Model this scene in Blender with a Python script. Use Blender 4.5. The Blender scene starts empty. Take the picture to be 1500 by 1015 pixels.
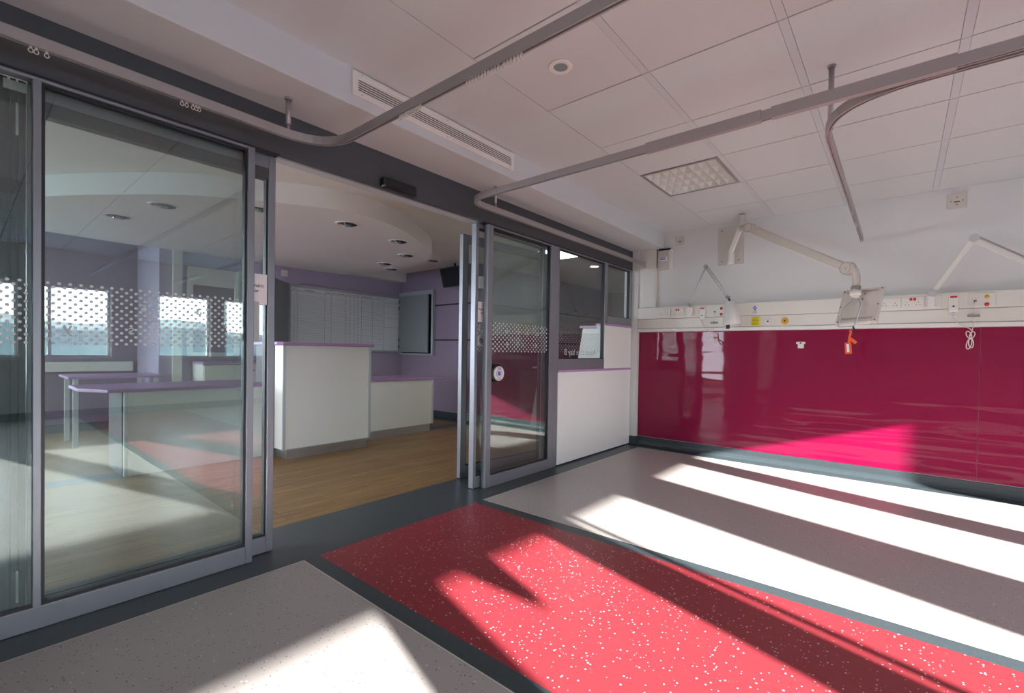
import bpy, bmesh, math, random
from mathutils import Vector, Matrix
random.seed(4)
S = bpy.context.scene
COL = S.collection
PI = math.pi

# ------------------------------------------------------------ materials
def mat(name, col, rough=.5, metal=0., spec=.5, coat=0., emit=None, noise=None, bump=None, stretch=None):
    m = bpy.data.materials.new(name); m.use_nodes = True
    nt = m.node_tree; b = nt.nodes['Principled BSDF']
    b.inputs['Base Color'].default_value = (*col, 1)
    b.inputs['Roughness'].default_value = rough
    b.inputs['Metallic'].default_value = metal
    b.inputs['Specular IOR Level'].default_value = spec
    b.inputs['Coat Weight'].default_value = coat
    b.inputs['Coat Roughness'].default_value = .04
    if emit:
        b.inputs['Emission Color'].default_value = (*emit[0], 1)
        b.inputs['Emission Strength'].default_value = emit[1]
    tc = nt.nodes.new('ShaderNodeTexCoord')
    if noise:                                   # slight tone variation: (scale, amount)
        n = nt.nodes.new('ShaderNodeTexNoise'); n.inputs['Scale'].default_value = noise[0]
        nt.links.new(tc.outputs['Object'], n.inputs['Vector'])
        mx = nt.nodes.new('ShaderNodeMix'); mx.data_type = 'RGBA'
        mx.inputs[6].default_value = (*[c*(1-noise[1]) for c in col], 1)
        mx.inputs[7].default_value = (*[min(1, c*(1+noise[1])) for c in col], 1)
        nt.links.new(n.outputs['Fac'], mx.inputs[0]); nt.links.new(mx.outputs[2], b.inputs['Base Color'])
    if bump:                                    # (scale, strength, distance)
        n = nt.nodes.new('ShaderNodeTexNoise'); n.inputs['Scale'].default_value = bump[0]; n.inputs['Detail'].default_value = 1
        nt.links.new(tc.outputs['Object'], n.inputs['Vector'])
        if stretch:
            mp = nt.nodes.new('ShaderNodeMapping'); mp.inputs['Scale'].default_value = stretch
            nt.links.new(tc.outputs['Object'], mp.inputs['Vector']); nt.links.new(mp.outputs[0], n.inputs['Vector'])
        bp = nt.nodes.new('ShaderNodeBump'); bp.inputs['Strength'].default_value = bump[1]; bp.inputs['Distance'].default_value = bump[2]
        nt.links.new(n.outputs['Fac'], bp.inputs['Height']); nt.links.new(bp.outputs[0], b.inputs['Normal'])
        if coat: nt.links.new(bp.outputs[0], b.inputs['Coat Normal'])
    return m

def fleck(name, base, light, dark, rough, dl, dd, scale=95.):
    """safety vinyl: base colour with small chips"""
    m = mat(name, base, rough); nt = m.node_tree; b = nt.nodes['Principled BSDF']
    tc = nt.nodes.new('ShaderNodeTexCoord')
    prev = (*base, 1); src = None
    for col, dens, sc, off in ((light, dl, scale, 0), (dark, dd, scale*1.25, 7)):
        if col is None: continue
        mp = nt.nodes.new('ShaderNodeMapping'); mp.inputs['Location'].default_value = (off, off, 0)
        nt.links.new(tc.outputs['Object'], mp.inputs['Vector'])
        v = nt.nodes.new('ShaderNodeTexVoronoi'); v.inputs['Scale'].default_value = sc
        nt.links.new(mp.outputs[0], v.inputs['Vector'])
        sep = nt.nodes.new('ShaderNodeSeparateColor'); nt.links.new(v.outputs['Color'], sep.inputs[0])
        a = nt.nodes.new('ShaderNodeMath'); a.operation = 'LESS_THAN'; a.inputs[1].default_value = dens
        nt.links.new(sep.outputs[0], a.inputs[0])
        ra = nt.nodes.new('ShaderNodeMath'); ra.operation = 'MULTIPLY'; ra.inputs[1].default_value = .38
        nt.links.new(sep.outputs[1], ra.inputs[0])
        d = nt.nodes.new('ShaderNodeMath'); d.operation = 'LESS_THAN'
        nt.links.new(v.outputs['Distance'], d.inputs[0]); nt.links.new(ra.outputs[0], d.inputs[1])
        mu = nt.nodes.new('ShaderNodeMath'); mu.operation = 'MULTIPLY'
        nt.links.new(a.outputs[0], mu.inputs[0]); nt.links.new(d.outputs[0], mu.inputs[1])
        mx = nt.nodes.new('ShaderNodeMix'); mx.data_type = 'RGBA'
        if src: nt.links.new(src, mx.inputs[6])
        else: mx.inputs[6].default_value = prev
        mx.inputs[7].default_value = (*col, 1)
        nt.links.new(mu.outputs[0], mx.inputs[0]); src = mx.outputs[2]
    nt.links.new(src, b.inputs['Base Color'])
    return m

def glassmat(name, tint, ior=1.6):
    m = bpy.data.materials.new(name); m.use_nodes = True; nt = m.node_tree; nt.nodes.clear()
    o = nt.nodes.new('ShaderNodeOutputMaterial'); mx = nt.nodes.new('ShaderNodeMixShader')
    t = nt.nodes.new('ShaderNodeBsdfTransparent'); t.inputs[0].default_value = (*tint, 1)
    g = nt.nodes.new('ShaderNodeBsdfGlossy'); g.inputs['Roughness'].default_value = 0; g.inputs[0].default_value = (.9, .97, .96, 1)
    f = nt.nodes.new('ShaderNodeFresnel'); ge = nt.nodes.new('ShaderNodeNewGeometry')
    mr = nt.nodes.new('ShaderNodeMapRange'); mr.inputs[3].default_value = ior; mr.inputs[4].default_value = 1/ior   # same index on both faces of the pane
    nt.links.new(ge.outputs['Backfacing'], mr.inputs[0]); nt.links.new(mr.outputs[0], f.inputs[0])
    nt.links.new(f.outputs[0], mx.inputs[0]); nt.links.new(t.outputs[0], mx.inputs[1]); nt.links.new(g.outputs[0], mx.inputs[2])
    nt.links.new(mx.outputs[0], o.inputs[0]); return m

def woodmat(name):
    m = mat(name, (.3, .18, .07), .42); nt = m.node_tree; b = nt.nodes['Principled BSDF']
    tc = nt.nodes.new('ShaderNodeTexCoord')
    mp = nt.nodes.new('ShaderNodeMapping'); mp.inputs['Rotation'].default_value = (0, 0, PI/2)
    nt.links.new(tc.outputs['Object'], mp.inputs['Vector'])
    br = nt.nodes.new('ShaderNodeTexBrick'); br.offset = .37
    for k, v in (('Scale', 1), ('Brick Width', .95), ('Row Height', .075), ('Mortar Size', .0015), ('Bias', 0)): br.inputs[k].default_value = v
    br.inputs['Color1'].default_value = (.34, .20, .072, 1); br.inputs['Color2'].default_value = (.26, .15, .052, 1)
    br.inputs['Mortar'].default_value = (.12, .06, .02, 1)
    nt.links.new(mp.outputs[0], br.inputs['Vector'])
    m2 = nt.nodes.new('ShaderNodeMapping'); m2.inputs['Scale'].default_value = (60, 3, 1)
    nt.links.new(tc.outputs['Object'], m2.inputs['Vector'])
    n = nt.nodes.new('ShaderNodeTexNoise'); n.inputs['Scale'].default_value = 1; n.inputs['Detail'].default_value = 4
    nt.links.new(m2.outputs[0], n.inputs['Vector'])
    r = nt.nodes.new('ShaderNodeMapRange'); r.inputs[1].default_value = .3; r.inputs[2].default_value = .7; r.inputs[3].default_value = .68; r.inputs[4].default_value = 1.3
    nt.links.new(n.outputs['Fac'], r.inputs[0])
    mx = nt.nodes.new('ShaderNodeMix'); mx.data_type = 'RGBA'; mx.blend_type = 'MULTIPLY'; mx.inputs[0].default_value = 1
    nt.links.new(br.outputs['Color'], mx.inputs[6]); nt.links.new(r.outputs[0], mx.inputs[7])
    nt.links.new(mx.outputs[2], b.inputs['Base Color']); return m

M = {
 'rec_ceil': mat('reception_ceiling_white', (.82, .82, .79), .85, noise=(1.3, .02)),
 'ceil': mat('ceiling_white', (.62, .635, .64), .85, noise=(1.3, .03)),
 'ceil_strip': mat('ceiling_strip_white', (.58, .60, .62), .7),
 'gap': mat('ceiling_groove', (.20, .165, .16), .9),
 'wall': mat('wall_white', (.74, .735, .72), .8, noise=(2, .02)),
 'white_lam': mat('laminate_white', (.90, .92, .88), .38, noise=(3, .015)),
 'lilac': mat('lilac_edge', (.50, .30, .56), .35),
 'lilac_wall': mat('lilac_wall', (.45, .38, .50), .75, noise=(2, .03)),
 'purple_wall': mat('purple_wall', (.265, .205, .28), .75, noise=(2, .03)),
 'alu': mat('powder_grey_aluminium', (.25, .265, .295), .38, metal=.35, noise=(8, .05)),
 'header': mat('header_grey', (.075, .08, .088), .5, metal=.2),
 'slate': mat('slate_door', (.03, .042, .05), .45),
 'gasket': mat('black_gasket', (.012, .013, .015), .5),
 'steel': mat('brushed_steel', (.55, .55, .57), .3, metal=.9, noise=(20, .1)),
 'edge_alu': mat('edge_trim', (.62, .66, .68), .35, metal=.3),
 'grey_lam': mat('dark_grey_laminate', (.13, .13, .14), .45),
 'track': mat('track_aluminium', (.40, .365, .36), .4, metal=.5),
 'glider': mat('glider_plastic', (.72, .66, .60), .5),
 'cream': mat('cream_plastic', (.80, .78, .72), .42),
 'white_pl': mat('white_plastic', (.84, .83, .81), .4),
 'arm': mat('arm_beige', (.66, .61, .54), .42),
 'mon': mat('monitor_beige', (.62, .58, .52), .5),
 'mon_d': mat('monitor_vent', (.36, .33, .29), .6),
 'chrome': mat('chrome', (.75, .75, .76), .12, metal=1),
 'black': mat('black_plastic', (.012, .012, .014), .35),
 'dark': mat('dark_recess', (.03, .025, .025), .7),
 'red_b': mat('red_button', (.62, .03, .02), .35),
 'orange': mat('orange_tag', (.90, .13, .03), .45),
 'yellow': mat('yellow_label', (.85, .75, .03), .5),
 'amber': mat('amber_plastic', (.80, .42, .03), .4),
 'blue_ink': mat('blue_ink', (.12, .15, .55), .5),
 'paper': mat('paper', (.93, .92, .94), .7),
 'ink': mat('black_ink', (.02, .02, .02), .6),
 'frost': mat('frosted_film', (.50, .56, .55), .7),
 'dot': mat('dot_film', (.62, .64, .63), .6),
 'board': mat('board_face', (.74, .80, .84), .3, coat=.2),
 'board_fr': mat('board_frame', (.42, .47, .50), .35, metal=.3),
 'leaf_grey': mat('board_door_grey', (.23, .26, .27), .4),
 'magenta': mat('magenta_panel', (.245, .0003, .043), .45, spec=.15, coat=.62, bump=(2.2, .22, .03), stretch=(.45, 1, 3.2)),
 'wood': woodmat('wood_vinyl'),
 'fl_dark': mat('floor_dark_border', (.055, .075, .085), .36, noise=(60, .25), bump=(150, .12, .002)),
 'fl_white': fleck('floor_white_vinyl', (.475, .435, .42), (.70, .70, .68), (.16, .13, .12), .33, .10, .26),
 'fl_red': fleck('floor_red_vinyl', (.32, .034, .046), (.85, .60, .62), (.22, .012, .016), .36, .26, .10),
 'weld': mat('weld_line', (.72, .70, .62), .4),
 'glass': glassmat('glass_pane', (.90, .93, .925), 1.62),
 'glass_win': glassmat('window_pane', (.95, .97, .97), 1.45),
 'lens': mat('lamp_lens', (.25, .31, .31), .15, coat=.6),
 'lit': mat('lit_tube', (1, 1, .95), .5, emit=((1, .98, .9), 6.)),
 'refl': mat('louvre_reflector', (.86, .86, .82), .22, metal=.35),
 'blue_fl': mat('blue_grey_skirting', (.045, .06, .07), .4),
 'hill': mat('hillside', (.10, .13, .14), .9, noise=(.03, .4)),
 'town': mat('far_buildings', (.45, .45, .45), .9, noise=(.2, .3)),
 'ground': mat('outside_ground', (.15, .20, .27), .9, noise=(.05, .3)),
 'print': mat('grey_print', (.28, .31, .34), .6),
 'lamp_arm': mat('lamp_arm_grey', (.60, .60, .58), .35, metal=.2),
 'screen': mat('tv_screen', (.01, .011, .014), .15),
}

# ------------------------------------------------------------ mesh helpers
class MB:
    def __init__(s): s.bm = bmesh.new(); s.smooth = False
    def box(s, x0, x1, y0, y1, z0, z1, mi=0):
        return s.hexa([(x0,y0),(x1,y0),(x1,y1),(x0,y1)], z0, z1, mi)
    def hexa(s, poly, z0, z1, mi=0):
        area = sum(poly[i][0]*poly[(i+1) % len(poly)][1]-poly[(i+1) % len(poly)][0]*poly[i][1] for i in range(len(poly)))
        if area < 0: poly = poly[::-1]
        b = [s.bm.verts.new((x, y, z0)) for x, y in poly]; t = [s.bm.verts.new((x, y, z1)) for x, y in poly]
        n = len(poly); fs = [s.bm.faces.new(b[::-1]), s.bm.faces.new(t)]
        for i in range(n): fs.append(s.bm.faces.new((b[i], b[(i+1) % n], t[(i+1) % n], t[i])))
        for f in fs: f.material_index = mi
        return s
    def quad(s, pts, mi=0):
        f = s.bm.faces.new([s.bm.verts.new(p) for p in pts]); f.material_index = mi; return s
    def obox(s, c, ax, ay, az, sx, sy, sz, mi=0):
        """oriented box centred at c with unit axes"""
        c = Vector(c); ax = Vector(ax).normalized(); ay = Vector(ay).normalized(); az = Vector(az).normalized()
        vs = [s.bm.verts.new(c+ax*(i*sx/2)+ay*(j*sy/2)+az*(k*sz/2)) for i in (-1,1) for j in (-1,1) for k in (-1,1)]
        fs = []
        for q in ((0,1,3,2),(4,6,7,5),(0,4,5,1),(2,3,7,6),(0,2,6,4),(1,5,7,3)):
            f = s.bm.faces.new([vs[i] for i in q]); f.material_index = mi; fs.append(f)
        bmesh.ops.recalc_face_normals(s.bm, faces=fs)
        return s
    def tube(s, pts, r, seg=10, mi=0, r2=None, cap=True, smooth=True):
        pts = [Vector(p) for p in pts]; n = len(pts); rings = []
        up = None
        for i, p in enumerate(pts):
            t = (pts[min(i+1, n-1)]-pts[max(i-1, 0)]).normalized()
            if up is None: up = t.orthogonal().normalized()
            up = (up-t*up.dot(t)).normalized(); w = t.cross(up)
            rr = r if r2 is None else r+(r2-r)*i/(n-1)
            rings.append([s.bm.verts.new(p+up*rr*math.cos(2*PI*k/seg)+w*rr*math.sin(2*PI*k/seg)) for k in range(seg)])
        for a, b in zip(rings, rings[1:]):
            for k in range(seg):
                f = s.bm.faces.new((a[k], a[(k+1) % seg], b[(k+1) % seg], b[k])); f.smooth = smooth; f.material_index = mi
        if cap:
            f = s.bm.faces.new(rings[0][::-1]); f.material_index = mi
            f = s.bm.faces.new(rings[-1]); f.material_index = mi
        return s
    def cyl(s, c, axis, r, h, seg=24, mi=0, r2=None):
        a = Vector(axis).normalized(); c = Vector(c)
        return s.tube([c-a*h/2, c+a*h/2], r, seg, mi, r2)
    def ring(s, c, axis, r0, r1, h, seg=32, mi=0):
        """flat washer of thickness h"""
        a = Vector(axis).normalized(); c = Vector(c); u = a.orthogonal().normalized(); w = a.cross(u)
        P = lambda r, k, o: s.bm.verts.new(c+a*o+u*r*math.cos(2*PI*k/seg)+w*r*math.sin(2*PI*k/seg))
        A = [[P(r, k, o) for k in range(seg)] for r, o in ((r0,-h/2),(r1,-h/2),(r1,h/2),(r0,h/2))]
        for i in range(4):
            p, q = A[i], A[(i+1) % 4]
            for k in range(seg):
                f = s.bm.faces.new((p[k], p[(k+1) % seg], q[(k+1) % seg], q[k])); f.material_index = mi
        return s
    def lathe(s, c, prof, seg=24, mi=0, axis=(0,0,1)):
        a = Vector(axis).normalized(); c = Vector(c); u = a.orthogonal().normalized(); w = a.cross(u)
        R = [[s.bm.verts.new(c+a*z+u*r*math.cos(2*PI*k/seg)+w*r*math.sin(2*PI*k/seg)) for k in range(seg)] for r, z in prof]
        for p, q in zip(R, R[1:]):
            for k in range(seg):
                f = s.bm.faces.new((p[k], p[(k+1) % seg], q[(k+1) % seg], q[k])); f.material_index = mi; f.smooth = True
        return s
    def build(s, name, mats, parent=None, bevel=0, smooth=False):
        me = bpy.data.meshes.new(name); 
        bmesh.ops.recalc_face_normals(s.bm, faces=s.bm.faces[:])
        s.bm.to_mesh(me); s.bm.free()
        for m in (mats if isinstance(mats, (list, tuple)) else [mats]): me.materials.append(M[m])
        o = bpy.data.objects.new(name, me); COL.objects.link(o)
        if bevel:
            b = o.modifiers.new('bevel', 'BEVEL'); b.width = bevel; b.segments = 2; b.limit_method = 'ANGLE'; b.angle_limit = math.radians(50)
        if parent:
            o.parent = parent; o.matrix_parent_inverse = Matrix.Translation(-parent.location)
        return o

def tag(o, label=None, cat=None, group=None, kind=None):
    if label: o['label'] = label
    if cat: o['category'] = cat
    if group: o['group'] = group
    if kind: o['kind'] = kind
    return o
def thing(name, label, cat, loc=(0,0,0), group=None):
    o = bpy.data.objects.new(name, None); o.empty_display_size = .05; o.location = loc; COL.objects.link(o)
    return tag(o, label, cat, group)
def struct(name, label=None, loc=(0,0,0)):
    o = bpy.data.objects.new(name, None); o.empty_display_size = .05; o.location = loc; COL.objects.link(o)
    return tag(o, label, None, None, 'structure')
def copy_thing(src, loc, label, group=None):
    c = src.copy(); COL.objects.link(c); c.location = loc; c['label'] = label
    if group: c['group'] = group
    for ch in [o for o in bpy.data.objects if o.parent == src]:
        d = ch.copy(); COL.objects.link(d); d.parent = c; d.matrix_parent_inverse = ch.matrix_parent_inverse.copy()
        for g in [o for o in bpy.data.objects if o.parent == ch]:
            e = g.copy(); COL.objects.link(e); e.parent = d
    return c
def text(name, body, size, origin, right, up, m, parent=None, align='CENTER', ext=.0006):
    cu = bpy.data.curves.new(name, 'FONT'); cu.body = body; cu.size = size; cu.extrude = ext
    cu.align_x = align; cu.align_y = 'CENTER'
    t = bpy.data.objects.new(name, cu); COL.objects.link(t)
    bpy.context.view_layer.update()
    me = bpy.data.meshes.new_from_object(t.evaluated_get(bpy.context.evaluated_depsgraph_get()))
    bpy.data.objects.remove(t)
    r = Vector(right).normalized(); u = Vector(up).normalized(); n = r.cross(u)
    mt = Matrix((r, u, n)).transposed().to_4x4(); mt.translation = Vector(origin)
    me.transform(mt); me.materials.clear(); me.materials.append(M[m])
    o = bpy.data.objects.new(name, me); COL.objects.link(o)
    if parent: o.parent = parent; o.matrix_parent_inverse = Matrix.Translation(-parent.location)
    return o

ZC = 2.459      # ward ceiling
ZR = 2.40       # reception ceiling
XW = 7.0        # window wall
# ------------------------------------------------------------ floor
fb = MB()
MI = {'d': 0, 'w': 1, 'r': 2, 'o': 3, 'e': 4}
def fl(x0, x1, y0, y1, k, z=0.): fb.quad([(x0,y0,z),(x1,y0,z),(x1,y1,z),(x0,y1,z)], MI[k])
X0, X1 = .172, XW-.17
rows = [(-8.2,-4.0,'w'),(-4.0,-3.92,'d'),(-3.92,-2.797,'r'),(-2.797,-2.712,'d'),(-2.712,-.172,'w'),(-.172,.02,'d')]
for a, b, k in rows:
    fl(X0, X1, a, b, k); fl(X1, XW+.1, a, b, 'd'); fl(-.375, X0, a, b, 'd')
fl(-2.38, -.375, -9.2, 4.2, 'o'); fl(-2.62, -2.38, -9.2, 4.2, 'd'); fl(-5.6, -2.62, -9.2, -.42, 'o'); fl(-5.6, -2.62, -.42, 4.2, 'd'); fl(-.375, .17, .02, 4.2, 'd'); fl(-.375, .17, -9.2, -8.2, 'd')
for x0, x1, y0, y1 in ((X0, X1, -4.003, -3.998), (X0, X0+.005, -8.2, -4.0), (X0, X1, -2.714, -2.709), (X0, X0+.005, -2.712, -.172), (X0, X1, -.175, -.170)):
    fl(x0, x1, y0, y1, 'e', .0006)
fb.box(-5.6, XW+.1, -9.2, 4.2, -.2, -.004, 0)
tag(fb.build('floor', ['fl_dark', 'fl_white', 'fl_red', 'wood', 'weld']), 'vinyl floor: speckled white and red fields, dark borders, wood boards beyond the doors', kind='structure')

# ------------------------------------------------------------ ward ceiling
cb = MB()
XG = [.8826, 1.482, 2.082, 2.681]; 
while XG[-1] < XW: XG.append(XG[-1]+.6)
YG = [-2.953+.6*k for k in range(5)]
y = -3.553
while y > -8.3: YG.insert(0, y); y -= .6
YG.insert(0, -8.3); YG.append(0.)
sw, g = .019, .004
LIGHTS = [(0, YG.index(-1.753) if -1.753 in YG else None)]
cells_skip = set()
for j in range(len(YG)-1):
    if abs(YG[j]+1.753) < .01: cells_skip.add((0, j)); 
    if abs(YG[j]+5.353) < .01: cells_skip.add((0, j)); cells_skip.add((4, j))
    if abs(YG[j]+2.953) < .01: cells_skip.add((5, j))
for i in range(len(XG)-1):
    for j in range(len(YG)-1):
        if (i, j) in cells_skip: continue
        xa = XG[i]+(sw if i else .002); xb = XG[i+1]-sw
        cb.box(xa, xb, YG[j]+g, YG[j+1]-g, ZC, ZC+.02, 0)
for i in range(1, len(XG)):       # wide strips that run towards the magenta wall
    for j in range(len(YG)-1):
        cb.box(XG[i]-sw+.0015, XG[i]+sw-.0015, YG[j]+.002, YG[j+1]-.002, ZC-.001, ZC+.02, 1)
# back of the grooves (with holes at the light fittings it must not close)
for i in range(len(XG)-1):
    for j in range(len(YG)-1):
        z = ZC+.012 if (i, j) not in cells_skip else ZC+.12
        cb.box(XG[i]-.02, XG[i+1]+.02, YG[j]-.02, YG[j+1]+.02, z, z+.03, 2)
cb.box(.30, .8826-.002, -8.3, 0, ZC, ZC+.02, 0)
cb.box(.28, XW+.2, -8.4, .2, ZC+.16, ZC+.3, 0)
tag(cb.build('ceiling', ['ceil', 'ceil_strip', 'gap']), 'white suspended tile ceiling of the ward', kind='structure')
# bulkhead over the glazed front
b = MB(); b.box(-.16, .36, -8.4, 0, 2.278, ZC+.16)
tag(b.build('trim_1', 'ceil', bevel=.004), 'white plaster bulkhead above the sliding doors', kind='structure')

# reception ceiling, slab and disc
b = MB(); b.box(-5.6, -.16, -9.2, 4.2, ZR, ZR+.2)
tag(b.build('ceiling', 'rec_ceil'), 'white plaster ceiling of the reception area', kind='structure')
pts = [(-1.41,-3.5),(-1.23,-3.2),(-1.165,-2.95),(-1.19,-2.68),(-1.30,-2.36),(-1.50,-2.05),(-1.83,-1.6),(-2.12,-1.36),(-2.43,-1.23),(-2.8,-1.15),(-3.15,-1.14),(-3.6,-1.2),(-4.0,-1.32),(-4.35,-1.55)]
left = [(-4.35,-4.75),(-3.6,-4.85),(-3.1,-4.8),(-2.75,-4.66),(-2.4,-4.45),(-2.0,-4.17),(-1.68,-3.88)]
prof = pts+left
def catmull(P, n=6, closed=True):
    out = []; N = len(P)
    for i in range(N):
        p0, p1, p2, p3 = (Vector(P[(i+k-1) % N]) for k in range(4))
        for t in [q/n for q in range(n)]:
            out.append(tuple(.5*((2*p1)+(p2-p0)*t+(2*p0-5*p1+4*p2-p3)*t*t+(3*p1-p0-3*p2+p3)*t**3)))
    return out
poly = catmull(prof)
poly = [(max(x, -4.349), y) for x, y in poly]
b = MB(); b.hexa(poly, 2.232, ZR+.01)
tag(b.build('trim_2', 'rec_ceil'), 'large oval dropped plaster canopy on the reception ceiling', kind='structure')
b = MB(); b.box(-4.35, -4.2, -1.58, -.2, 2.25, ZR+.01)
tag(b.build('trim_3', 'rec_ceil'), 'boxed ceiling beam beside the oval canopy', kind='structure')

# ------------------------------------------------------------ walls
def wall(name, boxes, m, label):
    b = MB()
    for q in boxes: b.box(*q)
    return tag(b.build(name, m), label, kind='structure')
wall('wall_right', [(-.1, XW+.2, 0, .2, -.05, ZC+.16)], 'wall', 'white ward wall behind the bed services')
wall('wall_left', [(0, XW+.2, -8.4, -8.2, -.05, ZC+.16)], 'wall', 'white far end wall of the ward')
# window wall: openings (y0,y1)
WIN = [(-2.03,-1.20), (-3.01,-2.27), (-4.36,-3.60), (-5.44,-4.58), (-6.75,-5.68)]
HEAD, SILL = 1.945, .88
bx = [(XW, XW+.18, -8.4, .2, -.05, SILL), (XW, XW+.18, -8.4, .2, HEAD, ZC+.16)]
ys = [-8.4]+[v for w in sorted(WIN) for v in w]+[.2]
for a, c in zip(ys[::2], ys[1::2]): bx.append((XW, XW+.18, a, c, SILL, HEAD))
wall('wall_back', bx, 'wall', 'white outer wall with the row of windows')
for k, (a, c) in enumerate(WIN):
    e = struct('window_%d' % (k+5), 'white framed outer window', (XW+.1, (a+c)/2, SILL))
    b = MB(); f = .035
    for q in ((XW+.09,XW+.14,a,a+f,SILL,HEAD),(XW+.09,XW+.14,c-f,c,SILL,HEAD),(XW+.09,XW+.14,a+f,c-f,SILL,SILL+f),(XW+.09,XW+.14,a+f,c-f,HEAD-f,HEAD)): b.box(*q)
    b.build('window_frame', 'white_pl', e)
    if abs(a+4.36) < .01:
        b = MB(); b.box(XW+.09, XW+.14, -4.285, -4.245, SILL+f, HEAD-f); b.build('mullion', 'white_pl', e)
    b = MB(); b.box(XW-.06, XW+.09, a-.02, c+.02, SILL-.03, SILL); b.build('window_sill', 'white_pl', e)
    b = MB(); b.quad([(XW+.115,a+f,SILL+f),(XW+.115,c-f,SILL+f),(XW+.115,c-f,HEAD-f),(XW+.115,a+f,HEAD-f)]); b.build('window_glass', 'glass_win', e)
# reception walls
wall('wall_far', [(-4.55,-4.35,-3.5,-.0,-.05,ZR+.1), (-5.6,-4.55,-3.6,-3.5,-.05,ZR+.1), (-4.55,-4.35,-3.6,-3.5,-.05,ZR+.1)], 'lilac_wall', 'lilac wall behind the reception counter')
wall('wall_recess', [(-5.6,-5.4,-9.2,-3.6,-.05,.6),(-5.6,-5.4,-9.2,-3.6,2.2,ZR+.1),(-5.6,-5.4,-5.2,-3.6,.6,2.2),(-5.6,-5.4,-9.2,-8.9,.6,2.2)], 'purple_wall', 'purple wall of the desk recess')
wall('wall_side', [(-4.35,-2.5,-.2,.0,-.05,ZR+.1), (-2.7,-2.5,0,4.2,-.05,ZR+.1), (-2.5,.0,4.0,4.2,-.05,ZR+.1), (-.1,0,.2,4.2,-.05,ZR+.1)], 'purple_wall', 'purple wall right of the reception')
wall('wall_end', [(-5.6,0,-9.2,-9.0,-.05,.5),(-5.6,0,-9.2,-9.0,2.1,ZR+.1),(-5.6,-4.9,-9.2,-9.0,.5,2.1),(-1.5,0,-9.2,-9.0,.5,2.1)], 'wall', 'white end wall of the reception')
wall('wall_corner', [(-.1, .075, -.062, 0.0, .0, 2.278)], 'wall', 'white corner pilaster between glazing and magenta panel')
# dado rails on the purple side wall
for k, z in enumerate((1.803, 1.242)):
    b = MB(); b.box(-4.33, -2.5, -.212, -.2, z-.011, z+.011); b.box(-2.5, -2.488, -.2, 4.0, z-.011, z+.011)
    tag(b.build('trim_%d' % (k+4), 'gasket'), 'dark horizontal rail on the purple wall', kind='structure')
# skirtings
def skirt(name, boxes, label):
    b = MB()
    for q in boxes: b.box(*q)
    tag(b.build(name, 'blue_fl', bevel=.004), label, kind='structure')
skirt('baseboard_right', [(.075, XW, -.012, 0, 0, .1)], 'dark coved skirting under the magenta panels')
skirt('baseboard_corner', [(-.1, .088, -.074, -.0, 0, .1)], 'dark skirting round the corner pilaster')
skirt('baseboard_side', [(-4.35, -2.488, -.212, -.2, 0, .1), (-2.5, -2.488, -.2, 4.0, 0, .1)], 'dark skirting along the purple wall')
skirt('baseboard_far', [(-4.35,-4.338,-3.5,-.2,0,.1), (-5.4,-5.388,-9.0,-3.6,0,.1)], 'dark skirting behind the reception')
skirt('baseboard_back', [(XW-.012,XW,-8.2,0,0,.1)], 'dark skirting below the windows')
# coved fillet on the floor along the magenta wall
b = MB(); n = 6
for i in range(n):
    a0, a1 = i/n*PI/2, (i+1)/n*PI/2
    P = lambda a: (-.012-.05*(1-math.sin(a)), .05*(1-math.cos(a)))
    (ya, za), (yb, zb) = P(a0), P(a1)
    b.quad([(.088, ya, za+.0008), (XW-.02, ya, za+.0008), (XW-.02, yb, zb), (.088, yb, zb)])
tag(b.build('trim_6', 'fl_dark'), 'coved floor edge along the magenta wall', kind='structure')

# magenta wall panels
for x0, x1, lab in ((.079, 2.977, 'glossy magenta wall panel left of the vertical joint'), (2.98, 5.9, 'glossy magenta wall panel right of the joint at the picture edge')):
    b = MB(); b.box(x0, x1, -.008, 0, .105, 1.325)
    tag(b.build('wall_panel', 'magenta'), lab, 'wall panel', 'magenta panels under the services trunking')

# ------------------------------------------------------------ glazed front
b = MB(); b.box(-.03, 0, -8.2, -.062, 2.060, 2.278)
tag(b.build('trim_7', 'header', bevel=.002), 'dark grey door header beam across the glazed front', kind='structure')
b = MB(); b.box(-.05, .003, -8.2, -4.06, 2.055, 2.062); b.box(-.05, .003, -2.585, -.062, 2.055, 2.062)
tag(b.build('trim_8', 'gasket'), 'black seal line under the header', kind='structure')
b = MB(); b.box(-.125, -.055, -8.2, -1.6, 2.062, 2.10)
tag(b.build('trim_9', 'edge_alu'), 'pale guide rail behind the header', kind='structure')

def dots(parent, x, y0, y1, z0=1.075, z1=1.31, m='dot', p=.0305, q=.0152, rad=.0057):
    b = MB(); nx = int((y1-y0)/p); nz = int((z1-z0)/q)
    for j in range(nz+1):
        for i in range(nx+1):
            yy = y0+p*i+(p/2 if j % 2 else 0); zz = z0+j*q
            if yy > y1-.004 or yy < y0+.002: continue
            vs = [b.bm.verts.new((x, yy+rad*math.cos(a*PI/4), zz+rad*math.sin(a*PI/4))) for a in range(8)]
            b.bm.faces.new(vs)
    return b.build('dot_film', m, parent)
def pane(parent, x0, x1, y0, y1, z0, z1, name='glass_pane'):
    b = MB(); b.box(x0, x1, y0, y1, z0, z1); return b.build(name, 'glass', parent)
def gasket(parent, x0, x1, y0, y1, z0, z1, w=.008):
    b = MB()
    for q in ((y0,y0+w,z0,z1),(y1-w,y1,z0,z1),(y0+w,y1-w,z0,z0+w),(y0+w,y1-w,z1-w,z1)): b.box(x0, x1, *q)
    return b.build('seal', 'gasket', parent)
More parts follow.
